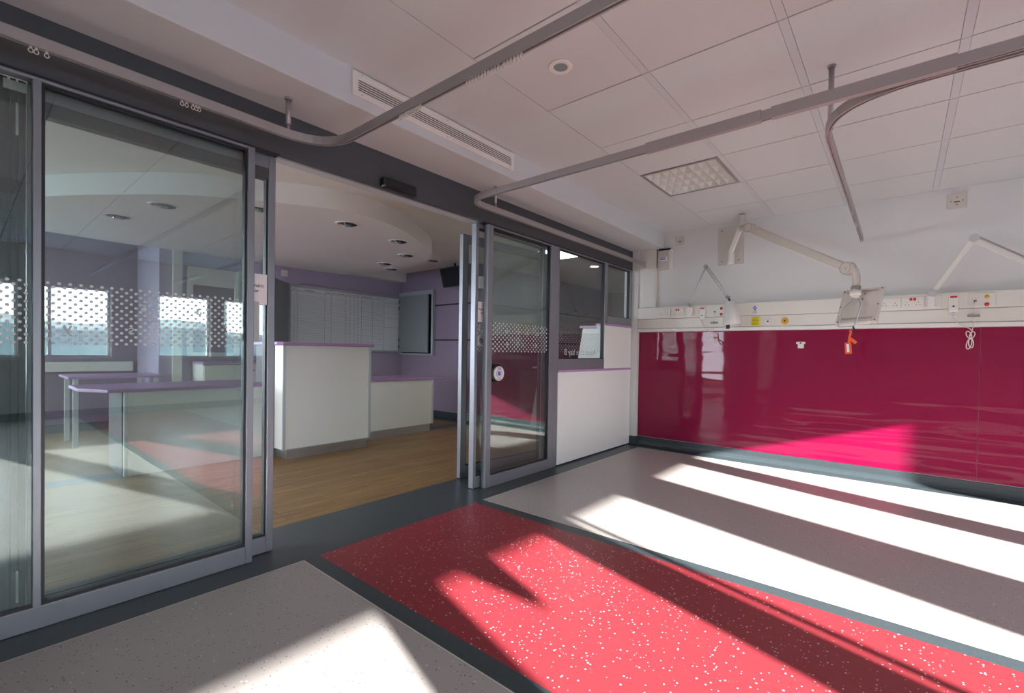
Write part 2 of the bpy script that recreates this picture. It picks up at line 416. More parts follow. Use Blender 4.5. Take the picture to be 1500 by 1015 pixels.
def frame(parent, x0, x1, y0, y1, z0, z1, l, r, bt, tp, name='window_frame', m='alu'):
    b = MB()
    b.box(x0, x1, y0, y0+l, z0, z1); b.box(x0, x1, y1-r, y1, z0, z1)
    b.box(x0, x1, y0+l, y1-r, z0, z0+bt); b.box(x0, x1, y0+l, y1-r, z1-tp, z1)
    return b.build(name, m, parent, bevel=.0025)
# front screen on the left
w1 = struct('window_1', 'grey framed full height glazed screen left of the door opening', (-.025, -4.6, 0))
frame(w1, -.05, 0, -8.19, -4.174, .001, 2.055, .05, .032, .085, .012)
b = MB(); b.box(-.05, 0, -4.925, -4.902, .086, 2.043); b.build('mullion', 'alu', w1, bevel=.002)
gasket(w1, -.045, -.012, -4.902, -4.206, .087, 2.042, .009)
for xa in (-.040, -.024): pane(w1, xa, xa+.005, -4.893, -4.215, .096, 2.033)
for xa in (-.040, -.024): pane(w1, xa, xa+.005, -6.2, -4.926, .096, 2.033)
pane(w1, -.034, -.026, -8.14, -6.21, .096, 2.033)
b = MB(); b.box(-.05, 0, -6.21, -6.2, .086, 2.043); b.build('mullion', 'alu', w1)
dots(w1, -.018, -6.1, -4.93); dots(w1, -.018, -4.90, -4.217)
def mtext(body, size, x, y, z, parent, m='frost'):        # lettering that reads from the reception side
    return text('lettering', body, size, (x, y, z), (0, -1, 0), (0, 0, 1), m, parent)
mtext('y', .06, -.0175, -4.83, 1.135, w1); mtext('s', .06, -.0175, -4.64, 1.135, w1); mtext('s', .06, -.0175, -4.60, 1.235, w1)
mtext('a', .06, -.0175, -4.40, 1.235, w1)
# left sliding leaf behind it
d1 = struct('door_1', 'left sliding glass door leaf parked behind the front screen', (-.085, -4.5, 0))
frame(d1, -.11, -.06, -4.935, -4.053, .004, 2.055, .04, .034, .083, .06, 'door_frame')
gasket(d1, -.105, -.072, -4.895, -4.087, .087, 1.995, .008)
pane(d1, -.092, -.084, -4.887, -4.095, .095, 1.987)
b = MB(); b.box(-.108, -.062, -4.894, -4.088, 1.94, 1.994); b.build('door_rail', 'header', d1)
text('lettering', 'B', .30, (-.0595, -4.19, 1.19), (0, -1, 0), (0, 0, 1), 'frost', d1)
# right sliding leaf
d2 = struct('door_2', 'right sliding glass door leaf', (-.085, -2.1, 0))
frame(d2, -.11, -.06, -2.59, -1.70, .004, 2.055, .03, .035, .09, .03, 'door_frame')
gasket(d2, -.105, -.072, -2.56, -1.735, .094, 2.025, .007)
pane(d2, -.092, -.084, -2.553, -1.742, .10, 2.018)
dots(d2, -.083, -2.55, -2.50)
text('lettering', 'B', .28, (-.0825, -2.475, 1.19), (0, -1, 0), (0, 0, 1), 'frost', d2)
# front screen on the right
w2 = struct('window_2', 'grey framed glazed screen right of the door opening with dot band', (-.025, -2.0, 0))
frame(w2, -.05, 0, -2.515, -1.565, .001, 2.055, .055, .13, .09, .012)
gasket(w2, -.045, -.012, -2.46, -1.695, .091, 2.042, .008)
for xa in (-.040, -.024): pane(w2, xa, xa+.005, -2.452, -1.703, .10, 2.033)
dots(w2, -.018, -2.452, -1.70, p=.047, q=.0185, rad=.0085)
for k, (s, y, z) in enumerate((('y',-2.26,1.135),('s',-2.06,1.135),('u',-1.87,1.135),('b',-2.27,1.235),('r',-2.12,1.235),('s',-2.00,1.235),('u',-1.86,1.235))):
    mtext(s, .06, -.0175, y, z, w2)
# half-height windows
w3 = struct('window_3', 'grey framed window above the lower part of the half wall', (-.025, -1.1, .905))
frame(w3, -.05, 0, -1.562, -.652, .905, 2.055, .012, .05, .105, .012)
gasket(w3, -.045, -.012, -1.55, -.702, 1.01, 2.043, .008)
pane(w3, -.034, -.026, -1.542, -.71, 1.018, 2.035)
dots(w3, -.025, -1.54, -.715, 1.08, 1.28, 'frost', .047, .0185, .006)
mtext('Acute care bay B', .085, -.0243, -1.13, 1.075, w3)
w4 = struct('window_4', 'small grey framed window above the raised part of the half wall', (-.025, -.36, 1.395))
frame(w4, -.05, 0, -.650, -.068, 1.395, 2.055, .01, .035, .085, .012)
gasket(w4, -.045, -.012, -.64, -.103, 1.48, 2.043, .007)
pane(w4, -.034, -.026, -.633, -.11, 1.487, 2.036)
# half wall
b = MB(); b.box(-.1, .004, -1.558, -.075, .012, .885)
tag(b.build('wall_low', 'white_lam', bevel=.003), 'white laminate half wall below the windows', kind='structure')
b = MB(); b.box(-.1, .004, -.700, -.075, .907, 1.375)
tag(b.build('wall_low', 'white_lam', bevel=.003), 'raised white laminate part of the half wall', kind='structure')
b = MB(); b.box(-.11, .010, -1.56, -.072, .884, .906); tag(b.build('trim_10', 'lilac', bevel=.003), 'lilac cap on the half wall', kind='structure')
b = MB(); b.box(-.11, .010, -.70, -.072, 1.374, 1.396); tag(b.build('trim_11', 'lilac', bevel=.003), 'lilac cap on the raised half wall', kind='structure')

# open inner leaf, slightly turned
d3 = struct('door_3', 'inner glass door leaf standing slightly ajar behind the right screen', (-.36, -2.45, 0))
A = Vector((-.366, -2.46, 0)); Bv = Vector((-.262, -1.40, 0)); u = (Bv-A).normalized(); nn = Vector((u.y, -u.x, 0)); L = (Bv-A).length
def seg(parent, name, m, s0, s1, z0, z1, th=.045, bev=.002, off=0):
    b = MB(); b.obox(A+u*(s0+s1)/2+nn*off+Vector((0,0,(z0+z1)/2)), u, nn, (0,0,1), s1-s0, th, z1-z0); return b.build(name, m, parent, bevel=bev)
seg(d3, 'stile', 'alu', 0, .055, .008, 2.045); seg(d3, 'stile', 'alu', L-.06, L, .008, 2.045)
seg(d3, 'rail', 'alu', .055, L-.06, .008, .10); seg(d3, 'rail', 'alu', .055, L-.06, 1.975, 2.045)
seg(d3, 'glass_pane', 'glass', .056, L-.061, .101, 1.974, .008, 0)
for s0 in (.056, L-.069): seg(d3, 'seal', 'gasket', s0, s0+.008, .101, 1.974, .03, 0)
seg(d3, 'seal', 'gasket', .064, L-.069, .101, .109, .03, 0)
# slate door behind the left screen
d4 = struct('door_4', 'dark slate door leaf folded behind the far left glazing', (-.085, -5.5, 0))
b = MB(); b.box(-.11, -.062, -6.3, -4.985, .01, 2.045); b.box(-.11, -.062, -4.977, -4.963, .01, 2.045); b.box(-.11, -.062, -4.957, -4.938, .01, 2.045); b.box(-.108, -.075, -6.3, -4.94, .02, 2.04); b.build('door_leaf', 'slate', d4, bevel=.001)
for z0 in (1.84, .10):
    b = MB(); b.box(-.0620, -.0585, -4.964, -4.956, z0, z0+.12); b.build('flush_bolt', 'chrome', d4, bevel=.001)
b = MB(); b.box(-.062, -.055, -4.995, -4.935, 2.0, 2.035); b.build('closer_arm', 'cream', d4, bevel=.002)

# paper signs on the sliding leaves
def sign(y0, y1, z0, z1, x, label, lines, size):
    o = thing('door_sign', label, 'sign', (x, (y0+y1)/2, z0), 'paper signs on the glass doors')
    b = MB(); b.box(x, x+.0012, y0, y1, z0, z1); b.build('paper', 'paper', o)
    for t, z in lines: text('lettering', t, size, (x+.0022, (y0+y1)/2, z), (0, 1, 0), (0, 0, 1), 'ink', o, ext=.0004)
sign(-4.225, -4.089, 1.292, 1.448, -.068, 'white paper sign on the left sliding door, partly behind the stile', (('Automatic', 1.388), ('Door', 1.36)), .026)
sign(-2.558, -2.44, 1.30, 1.458, -.068, 'white paper sign on the right sliding door', (('Automatic', 1.40), ('Door', 1.37)), .024)

# motion sensor
o = thing('door_sensor', 'black bar shaped motion sensor on the grey door header', 'sensor', (.001, -3.355, 2.06))
b = MB(); b.box(.001, .05, -3.478, -3.232, 2.058, 2.12); b.build('housing', 'black', o, bevel=.012)
b = MB(); b.box(.035, .0505, -3.46, -3.25, 2.062, 2.078); b.build('sensor_window', 'screen', o)
# round exit button
o = thing('door_button', 'round white push button in a black ring on the right glass screen', 'button', (.001, -2.392, .9))
c = Vector((.0, -2.392, .897))
b = MB(); b.cyl(c+Vector((.010-.03,0,0)), (1,0,0), .074, .056, 40); b.build('housing', 'black', o, bevel=.004)
b = MB(); b.cyl(c+Vector((.013,0,0)), (1,0,0), .058, .012, 40); b.build('button_face', 'white_pl', o, bevel=.002)
b = MB(); b.ring(c+Vector((.0195,0,0)), (1,0,0), .030, .034, .001); b.cyl(c+Vector((.0195,0,0)), (1,0,0), .019, .001, 28); b.build('symbol', 'blue_ink', o)
text('lettering', 'Push', .022, c+Vector((.0198,0,.043)), (0,1,0), (0,0,1), 'ink', o, ext=.0003)
text('lettering', 'to open', .016, c+Vector((.0198,0,-.043)), (0,1,0), (0,0,1), 'ink', o, ext=.0003)

# ------------------------------------------------------------ air grille
o = thing('air_grille', 'long white slotted air grille on the bulkhead face', 'vent', (.37, -3.27, 2.38))
y0, y1, z0, z1 = -3.875, -2.66, 2.328, 2.447
b = MB(); X = .361
for q in ((y0,y0+.03,z0,z1),(y1-.03,y1,z0,z1),(y0+.03,y1-.03,z0,z0+.03),(y0+.03,y1-.03,z1-.03,z1)): b.box(X, X+.012, *q)
b.build('frame', 'cream', o, bevel=.002)
b = MB(); b.box(X-.0005, X+.001, y0+.03, y1-.03, z0+.03, z1-.03); b.build('duct_back', 'dark', o)
for k in range(5):
    z = z0+.036+k*.0117
    b = MB(); b.box(X+.006, X+.0095, y0+.03, y1-.03, z, z+.0052); b.build('slat', 'cream', o)
for yy in (y0+.05, (y0+y1)/2, y1-.05):
    for zz in (z0+.012, z1-.012):
        b = MB(); b.cyl((X+.0125, yy, zz), (1,0,0), .004, .002, 10); b.build('screw', 'steel', o)

# ------------------------------------------------------------ ceiling lights
def light_fitting(i, y, label, loc=None):
    x0, x1 = XG[i]+(.002 if i == 0 else sw), XG[i+1]-sw; ya, yb = y+g, y+.6-g
    o = thing('ceiling_light', label, 'ceiling light', ((x0+x1)/2, (ya+yb)/2, ZC), 'square louvred ceiling lights')
    b = MB(); w = .022
    for q in ((x0,x1,ya,ya+w),(x0,x1,yb-w,yb),(x0,x0+w,ya+w,yb-w),(x1-w,x1,ya+w,yb-w)): b.box(*q, ZC-.004, ZC+.06)
    b.build('frame', 'track', o)
    b = MB(); b.box(x0+w, x1-w, ya+w, yb-w, ZC+.05, ZC+.06); b.build('backplate', 'white_pl', o)
    nx, ny = 8, 4; dx = (x1-x0-2*w)/nx; dy = (yb-ya-2*w)/ny
    b = MB()
    for p in range(nx):
        for q in range(ny):
            cx0, cy0 = x0+w+p*dx, ya+w+q*dy
            top = [(cx0+dx*.28, cy0+dy*.1), (cx0+dx*.72, cy0+dy*.1), (cx0+dx*.72, cy0+dy*.9), (cx0+dx*.28, cy0+dy*.9)]
            bot = [(cx0+.001, cy0+.001), (cx0+dx-.001, cy0+.001), (cx0+dx-.001, cy0+dy-.001), (cx0+.001, cy0+dy-.001)]
            for k in range(4):
                a0, a1, b0, b1 = bot[k], bot[(k+1) % 4], top[k], top[(k+1) % 4]
                b.quad([(*a0, ZC-.001), (*a1, ZC-.001), (*b1, ZC+.045), (*b0, ZC+.045)])
    b.build('louvre', 'refl', o)
    b = MB()
    for q in range(ny): b.tube([(x0+w+.01, ya+w+(q+.5)*dy, ZC+.04), (x1-w-.01, ya+w+(q+.5)*dy, ZC+.04)], .008, 8)
    b.build('lamp_tube', 'white_pl', o)
light_fitting(0, -1.753, 'square louvred ceiling light fitting, unlit, in the tile ceiling near the bulkhead')
light_fitting(0, -5.353, 'square louvred ceiling light fitting, unlit, seen mirrored in the left glass')
light_fitting(4, -5.353, 'square louvred ceiling light fitting over the far left of the ward')
light_fitting(5, -2.953, 'square louvred ceiling light fitting near the outer windows')
# small round downlight
o = thing('downlight', 'small round recessed downlight with a grey lens in the ward ceiling', 'downlight', (1.179, -3.255, ZC))
b = MB(); b.ring((1.179,-3.255,ZC-.004), (0,0,1), .034, .058, .008, 36); b.build('bezel', 'cream', o, bevel=.003)
b = MB(); b.cyl((1.179,-3.255,ZC-.003), (0,0,1), .034, .004, 32); b.build('lens', 'lens', o)
# reception downlights
def make_down(loc):
    o = thing('recessed_downlight', '', 'downlight', loc, 'chrome downlights in the reception canopy')
    x, y, z = loc
    b = MB(); b.ring((x,y,z-.003), (0,0,1), .088, .108, .006, 32); b.build('rim', 'white_pl', o)
    b = MB(); b.lathe((x,y,z-.002), [(.088, 0), (.088, .001), (.075, .0012), (.03, .0015)], 24); 
    for k in range(16):
        a = 2*PI*k/16; a2 = a+PI/16; a3 = a+PI/8
        P = lambda r, t, h: (x+r*math.cos(t), y+r*math.sin(t), z+h)
        b.quad([P(.088, a, -.001), P(.088, a2, -.001), P(.040, a2, -.016), P(.040, a, -.004)], 1)
        b.quad([P(.088, a2, -.001), P(.088, a3, -.001), P(.040, a3, -.004), P(.040, a2, -.016)])
    b.build('reflector', ['chrome', 'gasket'], o)  # alternate facets coloured dark to imitate the reflections in the chrome
    b = MB()
    for k in range(3):
        a = 2*PI*k/3; b.tube([(x-.03*math.cos(a), y-.03*math.sin(a), z-.009), (x+.03*math.cos(a), y+.03*math.sin(a), z-.009)], .010, 8)
    b.build('lamp', 'lens', o)
    return o
DL = [((-1.529,-2.818,2.232), 'chrome downlight nearest the door opening, front of the oval canopy'),
      ((-1.716,-2.122,2.232), 'chrome downlight near the right rim of the oval canopy, front one of the right-hand cluster'),
      ((-2.248,-1.636,2.232), 'chrome downlight just behind the front right one on the canopy rim'),
      ((-2.950,-1.464,2.232), 'chrome downlight on the canopy directly above the whiteboard'),
      ((-3.235,-1.171,2.232), 'smallest looking chrome downlight at the back rim of the canopy'),
      ((-1.717,-3.515,2.232), 'chrome downlight seen through the narrow pane beside the left door stile'),
      ((-2.268,-4.027,2.232), 'chrome downlight seen through the left screen, the nearer of two'),
      ((-3.010,-4.192,2.232), 'chrome downlight seen through the left screen, the farther of two'),
      ((-2.922,-.670,ZR), 'chrome downlight outside the canopy near the wall television')]
d0 = None
for loc, lab in DL:
    if d0 is None: d0 = make_down(loc); d0['label'] = lab
    else: copy_thing(d0, loc, lab)
# lit fittings in the corridor on the right
o = thing('corridor_light', 'bright lit square ceiling light seen through the windows over the half wall', 'ceiling light', (-1.15, -.03, ZR))
b = MB(); 
for q in ((-1.45,-.9,-.33,-.30),(-1.45,-.9,.27,.30),(-1.45,-1.42,-.3,.27),(-.93,-.9,-.3,.27)): b.box(*q, ZR-.008, ZR)
b.build('frame', 'white_pl', o)
b = MB(); b.box(-1.42, -.93, -.3, .27, ZR-.004, ZR); b.build('diffuser', 'lit', o)
o = thing('corridor_downlight', 'small lit round downlight seen through the window over the half wall', 'downlight', (-1.174, 1.032, ZR))
b = MB(); b.ring((-1.174,1.032,ZR-.004), (0,0,1), .06, .08, .006); b.build('bezel', 'white_pl', o)
b = MB(); b.cyl((-1.174,1.032,ZR-.003), (0,0,1), .06, .004); b.build('lamp', 'lit', o)

# ------------------------------------------------------------ curtain tracks
def track_pts(corners, rad, n=8):
    """polyline with rounded corners in plan"""
    out = [Vector(corners[0])]
    for i in range(1, len(corners)-1):
        p, q, r = Vector(corners[i-1]), Vector(corners[i]), Vector(corners[i+1])
        a = (p-q).normalized(); c = (r-q).normalized()
        for k in range(n+1):
            t = k/n; A1 = q+a*rad; B1 = q+c*rad
            out.append((1-t)**2*A1+2*t*(1-t)*q+t*t*B1)
    out.append(Vector(corners[-1])); return out
def rail(parent, pts, z0=2.086, z1=2.126, w=.022):
    b = MB(); rings = []; n = len(pts)
    prof = [(-w/2, z0), (-.004, z0), (-.004, z0+.008), (.004, z0+.008), (.004, z0), (w/2, z0), (w/2, z1), (-w/2, z1)]
    for i, p in enumerate(pts):
        t = (pts[min(i+1, n-1)]-pts[max(i-1, 0)]).normalized(); s = Vector((t.y, -t.x))
        rings.append([b.bm.verts.new((p.x+s.x*o, p.y+s.y*o, z)) for o, z in prof])
    for A1, B1 in zip(rings, rings[1:]):
        for k in range(len(prof)): b.bm.faces.new((A1[k], A1[(k+1) % len(prof)], B1[(k+1) % len(prof)], B1[k]))
    b.bm.faces.new(rings[0]); b.bm.faces.new(rings[-1][::-1])
    return b.build('track_rail', 'track', parent)
def glider(parent, x, y, ax):
    b = MB(); z = 2.086; R = []
    for k in range(9):
        a = 2*PI*k/8
        R.append(Vector((x, y, z-.014))+(Vector((1, 0, 0)) if ax == 'x' else Vector((0, 1, 0)))*.006*math.cos(a)*1.0+Vector((0, 0, .008*math.sin(a))))
    b.tube(R, .0016, 5, cap=False); b.box(x-.003, x+.003, y-.003, y+.003, z-.008, z+.002)
    return b.build('glider', 'glider', parent)
def hanger(parent, x, y, ztop, r=.012):
    b = MB(); b.tube([(x, y, 2.12), (x, y, 2.16)], .007, 12); b.tube([(x, y, 2.155), (x, y, ztop-.004)], r, 14)
    b.cyl((x, y, ztop-.004), (0,0,1), r+.006, .008); return b.build('hanger', 'track', parent)
def splice(parent, x0, x1, y):
    b = MB(); b.box(x0, x1, y-.014, y+.014, 2.083, 2.131); return b.build('joint_sleeve', 'track', parent)
o = thing('curtain_track', 'grey curtain track along the left glazing turning out across the ward ceiling', 'curtain track', (.165, -4.5, 2.1), 'curtain tracks')
rail(o, track_pts([(.165,-8.1),(.165,-3.89),(XW-.4,-3.89)], .24))
hanger(o, .165, -4.09, 2.278)
for yy in (-4.941,-4.928,-4.903,-4.515,-4.499,-4.477,-4.465,-4.455): glider(o, .165, yy, 'y')
for k in range(12): glider(o, .78+k*.013, -3.89, 'x')
for k in range(17): glider(o, 1.20+k*.016+(.012 if k > 10 else 0), -3.89, 'x')
o = thing('curtain_track', 'grey curtain track from the corner past the exit light turning across the middle of the ward', 'curtain track', (.165, -1.5, 2.1), 'curtain tracks')
rail(o, track_pts([(.165,-.07),(.165,-2.905),(XW-.4,-2.905)], .17))
hanger(o, .165, -2.62, 2.278, .009)
b = MB(); b.box(.15, .18, -.078, -.062, 2.075, 2.135); b.build('end_bracket', 'cream', o, bevel=.002)
splice(o, 1.47, 2.0, -2.905); splice(o, 2.04, 2.24, -2.905); splice(o, 2.24, 2.62, -2.905) ; splice(o, 2.82, 3.3, -2.905)
o['label'] = 'grey curtain track from the corner post turning across the middle of the ward'
o = thing('curtain_track', 'grey curtain track that bends towards the magenta wall, open ended over the monitor', 'curtain track', (2.2, -1.5, 2.1), 'curtain tracks')
rail(o, track_pts([(2.205,-.12),(2.205,-2.868),(XW-.4,-2.868)], .36, 12))
hanger(o, 2.205, -2.47, ZC)
for yy in (-1.16,-1.13,-.80,-.76,-.20): glider(o, 2.205, yy, 'y')

# ------------------------------------------------------------ bed services trunking
o = thing('services_trunking', 'long cream bed services trunking above the magenta panels', 'trunking', (2.5, 0, 1.33))
TX0, TX1 = .078, 5.9
b = MB(); b.box(TX0, TX1, -.068, 0, 1.475, 1.607); b.build('upper_channel', 'cream', o, bevel=.006)
b = MB(); b.box(TX0, TX1, -.066, 0, 1.366, 1.472); b.build('lower_channel', 'cream', o, bevel=.004)
b = MB(); b.box(TX0, TX1, -.075, 0, 1.328, 1.363); b.build('bottom_rail', 'white_pl', o, bevel=.004)
o = thing('cable_boxing', 'vertical cream cable boxing in the corner above the trunking', 'boxing', (.18, 0, 1.61))
b = MB(); b.box(.078, .285, -.038, 0, 1.61, 2.276); b.build('cover', 'cream', o, bevel=.003)
b = MB(); b.box(.14, .272, -.042, -.036, 1.612, 2.25); b.build('lid', 'cream', o, bevel=.002)
o = thing('control_box', 'grey wall control box with a blue label beside the corner boxing', 'control box', (.38, 0, 2.03))
b = MB(); b.box(.312, .44, -.06, 0, 2.035, 2.25); b.build('case', 'mon', o, bevel=.006)
b = MB(); b.box(.44, .462, -.045, 0, 2.03, 2.26); b.build('side_cover', 'white_pl', o, bevel=.003)
b = MB(); b.box(.318, .45, -.055, -.002, 2.251, 2.268); b.build('cable_entry', 'black', o)
b = MB(); b.box(.335, .42, -.062, -.059, 2.13, 2.175); b.build('label_plate', 'paper', o)
for z in (2.162, 2.15, 2.14):
    b = MB(); b.box(.34, .40+.01*random.random(), -.0632, -.0618, z, z+.007); b.build('print_line', 'blue_ink', o)
for px, pz, s, lab in ((.545, 2.343, .1, 'cream blank socket plate high on the wall beside the corner'), (2.815, 2.35, .12, 'cream blank socket plate high on the wall near the ceiling at right')):
    o = thing('wall_plate', lab, 'wall plate', (px, 0, pz-s/2), 'plates high on the white wall')
    b = MB(); b.box(px-s/2, px+s/2, -.012, 0, pz-s/2, pz+s/2); b.build('plate', 'arm', o, bevel=.003)
    b = MB(); b.box(px-.018, px+.018, -.0135, -.011, pz-.012, pz-.004)
    b.build('slot', 'dark', o)
    for dx, dz in ((-.036, 0), (.036, 0), (0, .03), (0, -.03)):
        b = MB(); b.cyl((px+dx, -.0125, pz+dz), (0,1,0), .004, .002, 8); b.build('screw', 'dark', o)

YF = -.068
def sockets(x0, red, label, group='double sockets on the trunking'):
    o = thing('double_socket', label, 'socket', (x0+.07, YF, 1.49), group)
    b = MB(); b.box(x0, x0+.146, YF-.009, YF, 1.498, 1.584); b.build('face_plate', 'cream', o, bevel=.003)
    for cx in (x0+.037, x0+.109):
        b = MB()
        for dx, dz in ((0, .011), (-.011, -.008), (.011, -.008)): b.box(cx+dx-.0025, cx+dx+.0025, YF-.0096, YF-.008, 1.527+dz-.003, 1.527+dz+.003)
        b.build('pin_slots', 'dark', o)
    for dx in (-.012, .012):
        b = MB(); b.box(x0+.073+dx-.009, x0+.073+dx+.009, YF-.012, YF-.008, 1.553, 1.576); b.build('rocker', 'red_b' if red else 'white_pl', o, bevel=.002)
sockets(.335, False, 'cream double socket with white rockers nearest the corner')
sockets(.485, True, 'cream double socket with red rockers left of the small reading lamp')
sockets(2.335, False, 'cream double socket with white rockers just right of the monitor')
sockets(2.485, True, 'cream double socket with red rockers left of the larger reading lamp')
def bedset(x, tail, side):
    """handset, call cord and indicator buttons of one bed"""
    o = thing('nurse_call_handset', f'cream call handset with a red button hanging on the trunking {side}', 'handset', (x, YF, 1.44), 'call handsets')
    b = MB(); b.box(x-.030, x+.030, YF-.026, YF, 1.447, 1.59); b.build('body', 'white_pl', o, bevel=.010)
    b = MB(); b.box(x-.021, x+.021, YF-.030, YF-.024, 1.560, 1.575); b.build('call_button', 'red_b', o, bevel=.006)
    b = MB(); b.cyl((x, YF-.027, 1.492), (0,1,0), .007, .003, 12); b.build('lens', 'black', o)
    b = MB(); b.tube([(x, YF-.012, 1.447), (x, YF-.012, 1.425)], .009, 10); b.build('strain_relief', 'cream', o)
    jx = x+.125
    p = [(x, YF-.012, 1.425), (x+.005, -.083, 1.39), (x+.045, -.086, 1.345), (jx-.03, -.09, 1.315), (jx-.012, -.09, 1.29)]
    b = MB(); b.tube([q for q in smooth3(p, 5)], .0034, 8); b.build('cable', 'cream', o)
    # bundle of looped cable
    cx, cz = tail
    b = MB()
    for k in range(4):
        a, Lk = ((2.75, .068), (2.55, .05), (-.95, .065), (-.75, .055))[k] if side.startswith('b') else ((1.9, .06), (1.25, .055), (-1.75, .085), (-1.5, .075))[k]
        d = Vector((math.cos(a), 0, math.sin(a))); n = Vector((-d.z, 0, d.x)); c = Vector((cx, -.09-.004*k, cz))
        loop = [c+d*(Lk*.5*(1-math.cos(t)))+n*(.014*math.sin(t)) for t in [2*PI*q/16 for q in range(17)]]
        b.tube(loop, .0032, 6)
    b.cyl((cx, -.096, cz), (.5,0,1), .010, .012, 10)
    b.build('cable_bundle', 'cream', o)
    b = MB(); b.tube(smooth3([(jx-.012, -.09, 1.29), (cx-.005, -.092, (1.29+cz)/2), (cx, -.094, cz)], 5), .0034, 8); b.build('cable', 'cream', o)
    w = thing('call_point', f'cream call cord outlet plate with plug and cord {side}', 'outlet', (jx, YF, 1.49), 'call cord outlets')
    b = MB(); b.box(jx-.04, jx+.115, YF-.007, YF, 1.492, 1.590); b.build('face_plate', 'cream', w, bevel=.003)
    b = MB(); b.cyl((jx, YF-.013, 1.527), (0,1,0), .008, .014, 14); b.build('plug', 'black', w)
    b = MB(); b.tube(smooth3([(jx, YF-.02, 1.527), (jx, -.094, 1.50), (jx-.004, -.082, 1.41), (jx-.006, -.086, 1.34), (cx, -.09, cz+.02)], 6), .003, 8); b.build('cord', 'cream', w)
    b = MB(); b.box(jx-.04, jx+.03, YF-.012, YF+.001, 1.405, 1.422); b.cyl((jx-.005, YF-.012, 1.413), (0,1,0), .012, .012, 12); b.build('cord_clip', 'mon_d', w)
    for z, m, nm in ((1.560, 'amber', 'amber_lamp'), (1.500, 'red_b', 'red_lamp')):
        b = MB(); b.lathe((jx+.066, YF-.007, z), [(.0001, .008), (.011, .006), (.015, 0)], 20, axis=(0,-1,0)); b.build(nm, 'red_b' if m == 'red_b' or side.startswith('b') else m, w)
def smooth3(P, n=5):
    P = [Vector(p) for p in P]; out = []; N = len(P)
    for i in range(N-1):
        p0, p1, p2, p3 = P[max(i-1, 0)], P[i], P[i+1], P[min(i+2, N-1)]
        for t in [q/n for q in range(n)]:
            out.append(.5*((2*p1)+(p2-p0)*t+(2*p0-5*p1+4*p2-p3)*t*t+(3*p1-p0-3*p2+p3)*t**3))
    return out+[P[-1]]
bedset(.834, (.962, 1.235), 'beside the small reading lamp')
bedset(2.808, (2.912, 1.235), 'under the larger reading lamp')

# reading lamps
def joint(parent, p, r=.016, h=.03, m='mon_d', axis=(0,1,0)):
    b = MB(); b.cyl(p, axis, r, h, 18); return b.build('joint', m, parent, bevel=.002)
o = thing('reading_lamp', 'small white shaded reading lamp on a folding arm, clamped to the trunking', 'lamp', (.70, YF, 1.5))
b = MB(); b.box(.672, .732, YF-.045, YF-.009, 1.497, 1.585); b.build('base', 'white_pl', o, bevel=.005)
b = MB(); b.box(.655, .745, YF-.009, YF, 1.49, 1.587); b.build('switch_plate', 'cream', o, bevel=.003)
P0, P1, P2 = Vector((.706,-.11,1.612)), Vector((.871,-.12,2.005)), Vector((1.128,-.22,1.655))
b = MB(); b.tube([(.704,-.10,1.585), P0], .008, 10); b.build('pivot', 'mon_d', o)
b = MB(); b.tube([P0, P1], .011, 10); b.build('lower_arm', 'lamp_arm', o)
b = MB(); b.tube([P1+Vector((.012,0,.006)), P2+Vector((.010,0,.006))], .007, 8); b.tube([P1-Vector((.008,0,.006)), P2-Vector((.010,0,.008))], .007, 8); b.build('upper_arm', 'lamp_arm', o)
joint(o, P0, .018, .036); joint(o, P1, .020, .036); joint(o, P2, .018, .036, 'mon_d')
b = MB(); b.tube([P2, (1.152,-.245,1.622)], .008, 10); b.cyl((1.152,-.245,1.614), (0,0,1), .014, .02, 14); b.build('swivel', 'black', o)
b = MB(); ax = Vector((.10, -.02, -1)); b.lathe((1.158,-.25,1.61), [(.001,0),(.034,.0),(.046,.006),(.082,.19),(.088,.232),(.084,.24),(.078,.232),(.07,.18)], 32, axis=ax); sh = b.build('lamp_shade', 'white_pl', o)
b = MB(); b.cyl((1.150,-.28,1.36), (0,0,1), .018, .05, 16); b.build('switch_handle', 'black', o, bevel=.003)
o = thing('reading_lamp', 'larger white reading lamp arm at right, its head beyond the picture edge', 'lamp', (2.68, YF, 1.5))
b = MB(); b.box(2.650, 2.695, YF-.04, YF-.009, 1.497, 1.585); b.build('base', 'white_pl', o, bevel=.005)
b = MB(); b.box(2.637, 2.74, YF-.009, YF, 1.49, 1.588); b.build('switch_plate', 'cream', o, bevel=.003)
P0, P1, P2 = Vector((2.68,-.11,1.602)), Vector((2.910,-.16,2.005)), Vector((3.40,-.32,1.60))
def bar(parent, a, c, w, t, name, m):
    a, c = Vector(a), Vector(c); d = (c-a).normalized(); s = d.cross(Vector((0,1,0))).normalized(); n = d.cross(s)
    b = MB(); b.obox((a+c)/2, d, s, n, (c-a).length, w, t); return b.build(name, m, parent, bevel=min(w, t)*.2)
bar(o, P0, P1, .034, .016, 'lower_arm', 'cream')
dn = Vector((.011,0,.016)); bar(o, P1+dn, P2+dn, .014, .012, 'upper_arm', 'track'); bar(o, P1-dn*.6, P2-dn*.6, .026, .014, 'upper_arm', 'cream')
joint(o, P0, .028, .040, 'lamp_arm'); joint(o, P1, .031, .044, 'lamp_arm'); joint(o, P2, .022, .04, 'lamp_arm')
b = MB(); b.lathe((3.42,-.33,1.585), [(.001,0),(.034,.0),(.046,.006),(.082,.19),(.088,.232),(.084,.24),(.078,.232),(.07,.18)], 32, axis=(.1,-.02,-1)); b.build('lamp_shade', 'white_pl', o)

